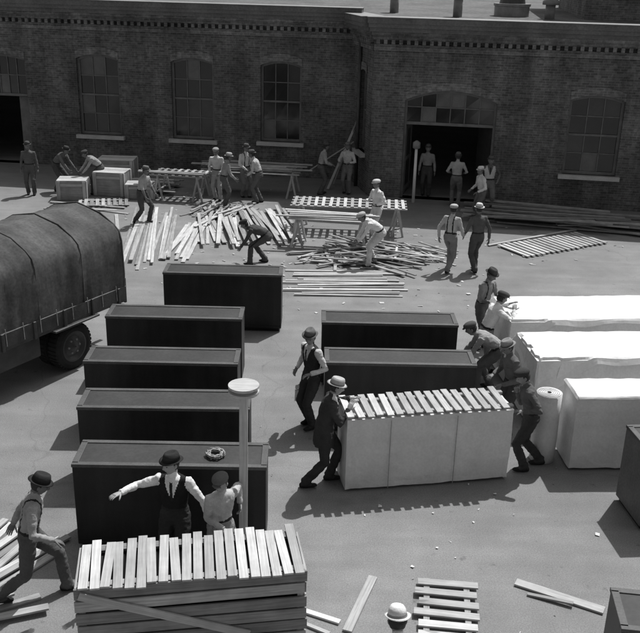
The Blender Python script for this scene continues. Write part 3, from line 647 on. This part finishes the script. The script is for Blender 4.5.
litter("paper_scraps",12,1.5,10.4,1.4,.7,paper,.010,.032);litter("paper_scraps",9,4.3,10.3,1.2,.9,paper,.010,.03);litter("paper_scraps",34,1,18.5,3,2.2,paper,.012,.035)
litter("wood_scraps",170,0,23,3.2,2.2,pine,.02,.06);litter("wood_scraps",70,-4,26,1.8,1.8,pine,.02,.06);litter("wood_scraps",40,6,25,2,1.2,oldpine,.02,.06);litter("wood_scraps",90,-1,13,5,4,oldpine,.006,.018)
# ------------------------------------------------------------------ truck
T=empty("canvas_covered_truck",(-3.78,16.35,0),R(60))
b=MB();Lc,Wc=5.4,2.15;n=60;rings=[]
prof=[(0,1.18),(-.02,1.5),(-.01,1.85),(.0,2.15),(.05,2.32),(.18,2.45),(.5,2.62),(1.075,2.74),(1.65,2.62),(1.97,2.45),(2.10,2.32),(2.15,2.15),(2.16,1.85),(2.17,1.5),(2.15,1.18)]
mp_=len(prof)-1
for i in range(n+1):
    x_=-Lc+Lc*i/n;ph=(i/n*5)%1;sag=math.sin(math.pi*ph)
    ring=[]
    for k,(yy,zz) in enumerate(prof):
        hgt=(zz-1.18)/1.6;fx=.022*noise.noise(Vector((x_*2.2,yy*2,zz*1.3)))+.018*(1-3*abs(noise.noise(Vector((x_*3.2,yy,zz*1.2)))))
        o_=(-1 if yy<1.07 else 1)
        ring.append((x_,yy-o_*(.03*sag)*(1 if 0<k<mp_ else .3)+o_*fx,zz-.055*sag*hgt+fx*.7))
    rings.append(ring)
vs=[v for r_ in rings for v in r_];m_=len(prof);fs=[(i*m_+j,(i+1)*m_+j,(i+1)*m_+j+1,i*m_+j+1) for i in range(n) for j in range(m_-1)]
fs.append(tuple(range(m_)));fs.append(tuple(n*m_+j for j in range(m_-1,-1,-1)))
b.add(vs,fs,canvas,True)
for k in range(6):
    x_=-Lc+Lc*k/5;b.tube([(min(max(x_,-Lc+.02),-.02),yy+(-.008 if yy<1.07 else .008),zz+.006) for yy,zz in prof],[.014]*m_,canvas,6)
for k in range(14): b.beam((-Lc+.2+k*.38,-.03,1.32),(-Lc+.2+k*.38,-.04,1.02),.010,.010,twine)
b.build("canvas_cover",parent=T)
b=MB();b.box((-Lc/2,Wc/2,1.02),(Lc+.05,Wc+.04,.16),metald);b.box((-Lc/2,.0,1.12),(Lc+.05,.05,.26),metald);b.box((-Lc/2,Wc,1.12),(Lc+.05,.05,.26),metald);b.box((.03,Wc/2,1.15),(.05,Wc,.5),metald)
for k in range(8): b.box((-Lc+.3+k*.7,-.035,1.1),(.06,.04,.32),metald)
for Y in (.6,1.55): b.box((-Lc/2-.8,Y,.82),(Lc+2.4,.09,.2),metald)
b.box((.08,Wc/2,.75),(.08,Wc-.2,.14),metald);b.box((-2.6,.35,.72),(1.0,.5,.4),metald)
b.box((-1.35,.15,.93),(1.1,.5,.04),metald)
b.tube([(-1.35,.3,.44),(-1.35,1.85,.44)],[.07,.07],metald,12)
b.box((-6.1,Wc/2,1.35),(1.2,1.9,1.2),metald);b.box((-6.05,Wc/2,2.05),(1.0,1.75,.22),metald);b.box((-7.3,Wc/2,1.15),(1.2,1.1,.8),metald)
b.build("truck_body",parent=T,bevel=.01)
def wheel(x_,y_,r_,w_):
    b=MB();n=40;pr=[(.0,-w_/2),(r_*.45,-w_/2+.05),(r_*.60,-w_/2),(r_*.66,-w_/2),(r_*.80,-w_/2-.01),(r_*.95,-w_/2+.01),(r_,-w_/2+.04),(r_,w_/2-.04),(r_*.95,w_/2-.01),(r_*.66,w_/2),(r_*.6,w_/2),(.0,w_/2)]
    pr[0]=(.01,-w_/2-.03);rings=[]
    for rr,yy in pr: rings.append([(math.cos(2*math.pi*j/n)*rr,yy,-math.sin(2*math.pi*j/n)*rr) for j in range(n)])
    for i in range(len(rings)-1):
        b.loft([rings[i],rings[i+1]],metald if i<3 else rubber,cap=False)
    for j in range(36):
        a=2*math.pi*j/36;b.box((math.cos(a)*r_*1.0,0,math.sin(a)*r_*1.0),(.025,w_*.8,.05),rubber,mat=Matrix.Rotation(-a,4,'Y'))
    for j in range(6):
        a=2*math.pi*j/6;b.tube([(math.cos(a)*r_*.3,-w_/2-.0,math.sin(a)*r_*.3),(math.cos(a)*r_*.3,-w_/2+.05,math.sin(a)*r_*.3)],[.02,.02],metalg,8)
    b.build("wheel",(x_,y_,r_+.012),parent=T)
for X,ys in ((-1.35,(.16,.46,1.70,1.99)),(-6.9,(.2,1.95))):
    for Y in ys: wheel(X,Y,.44,.24)
# ------------------------------------------------------------------ world / light / camera
el,az=R(58),math.atan2(.80,.55)
w=bpy.data.worlds.new("World");sc.world=w;w.use_nodes=True;nt=w.node_tree
bg=nt.nodes["Background"];sky=nt.nodes.new("ShaderNodeTexSky");sky.sky_type='NISHITA';sky.sun_disc=False;sky.sun_elevation=el;sky.sun_rotation=math.pi/2-az;sky.dust_density=3
bw=nt.nodes.new("ShaderNodeRGBToBW");nt.links.new(sky.outputs[0],bw.inputs[0]);nt.links.new(bw.outputs[0],bg.inputs[0]);bg.inputs[1].default_value=.125
sl=bpy.data.lights.new("sun","SUN");sl.energy=4.4;sl.angle=R(.6);sl.color=(1,1,1)
so=bpy.data.objects.new("sun",sl);sc.collection.objects.link(so)
so.rotation_euler=Vector((math.cos(az)*math.cos(el),math.sin(az)*math.cos(el),math.sin(el))).to_track_quat('Z','Y').to_euler();so.location=(0,0,30)
cam=bpy.data.cameras.new("camera");cam.lens=36*900/640;cam.sensor_width=36;cam.clip_end=600;cam.clip_start=.1
co=bpy.data.objects.new("camera",cam);sc.collection.objects.link(co)
co.matrix_world=Matrix.Translation((0,0,7))@Matrix.Rotation(R(90-21),4,'X')@Matrix.Rotation(R(1.5),4,'Z')
sc.camera=co
sc.view_settings.view_transform='Standard';sc.view_settings.look='None';sc.view_settings.exposure=0
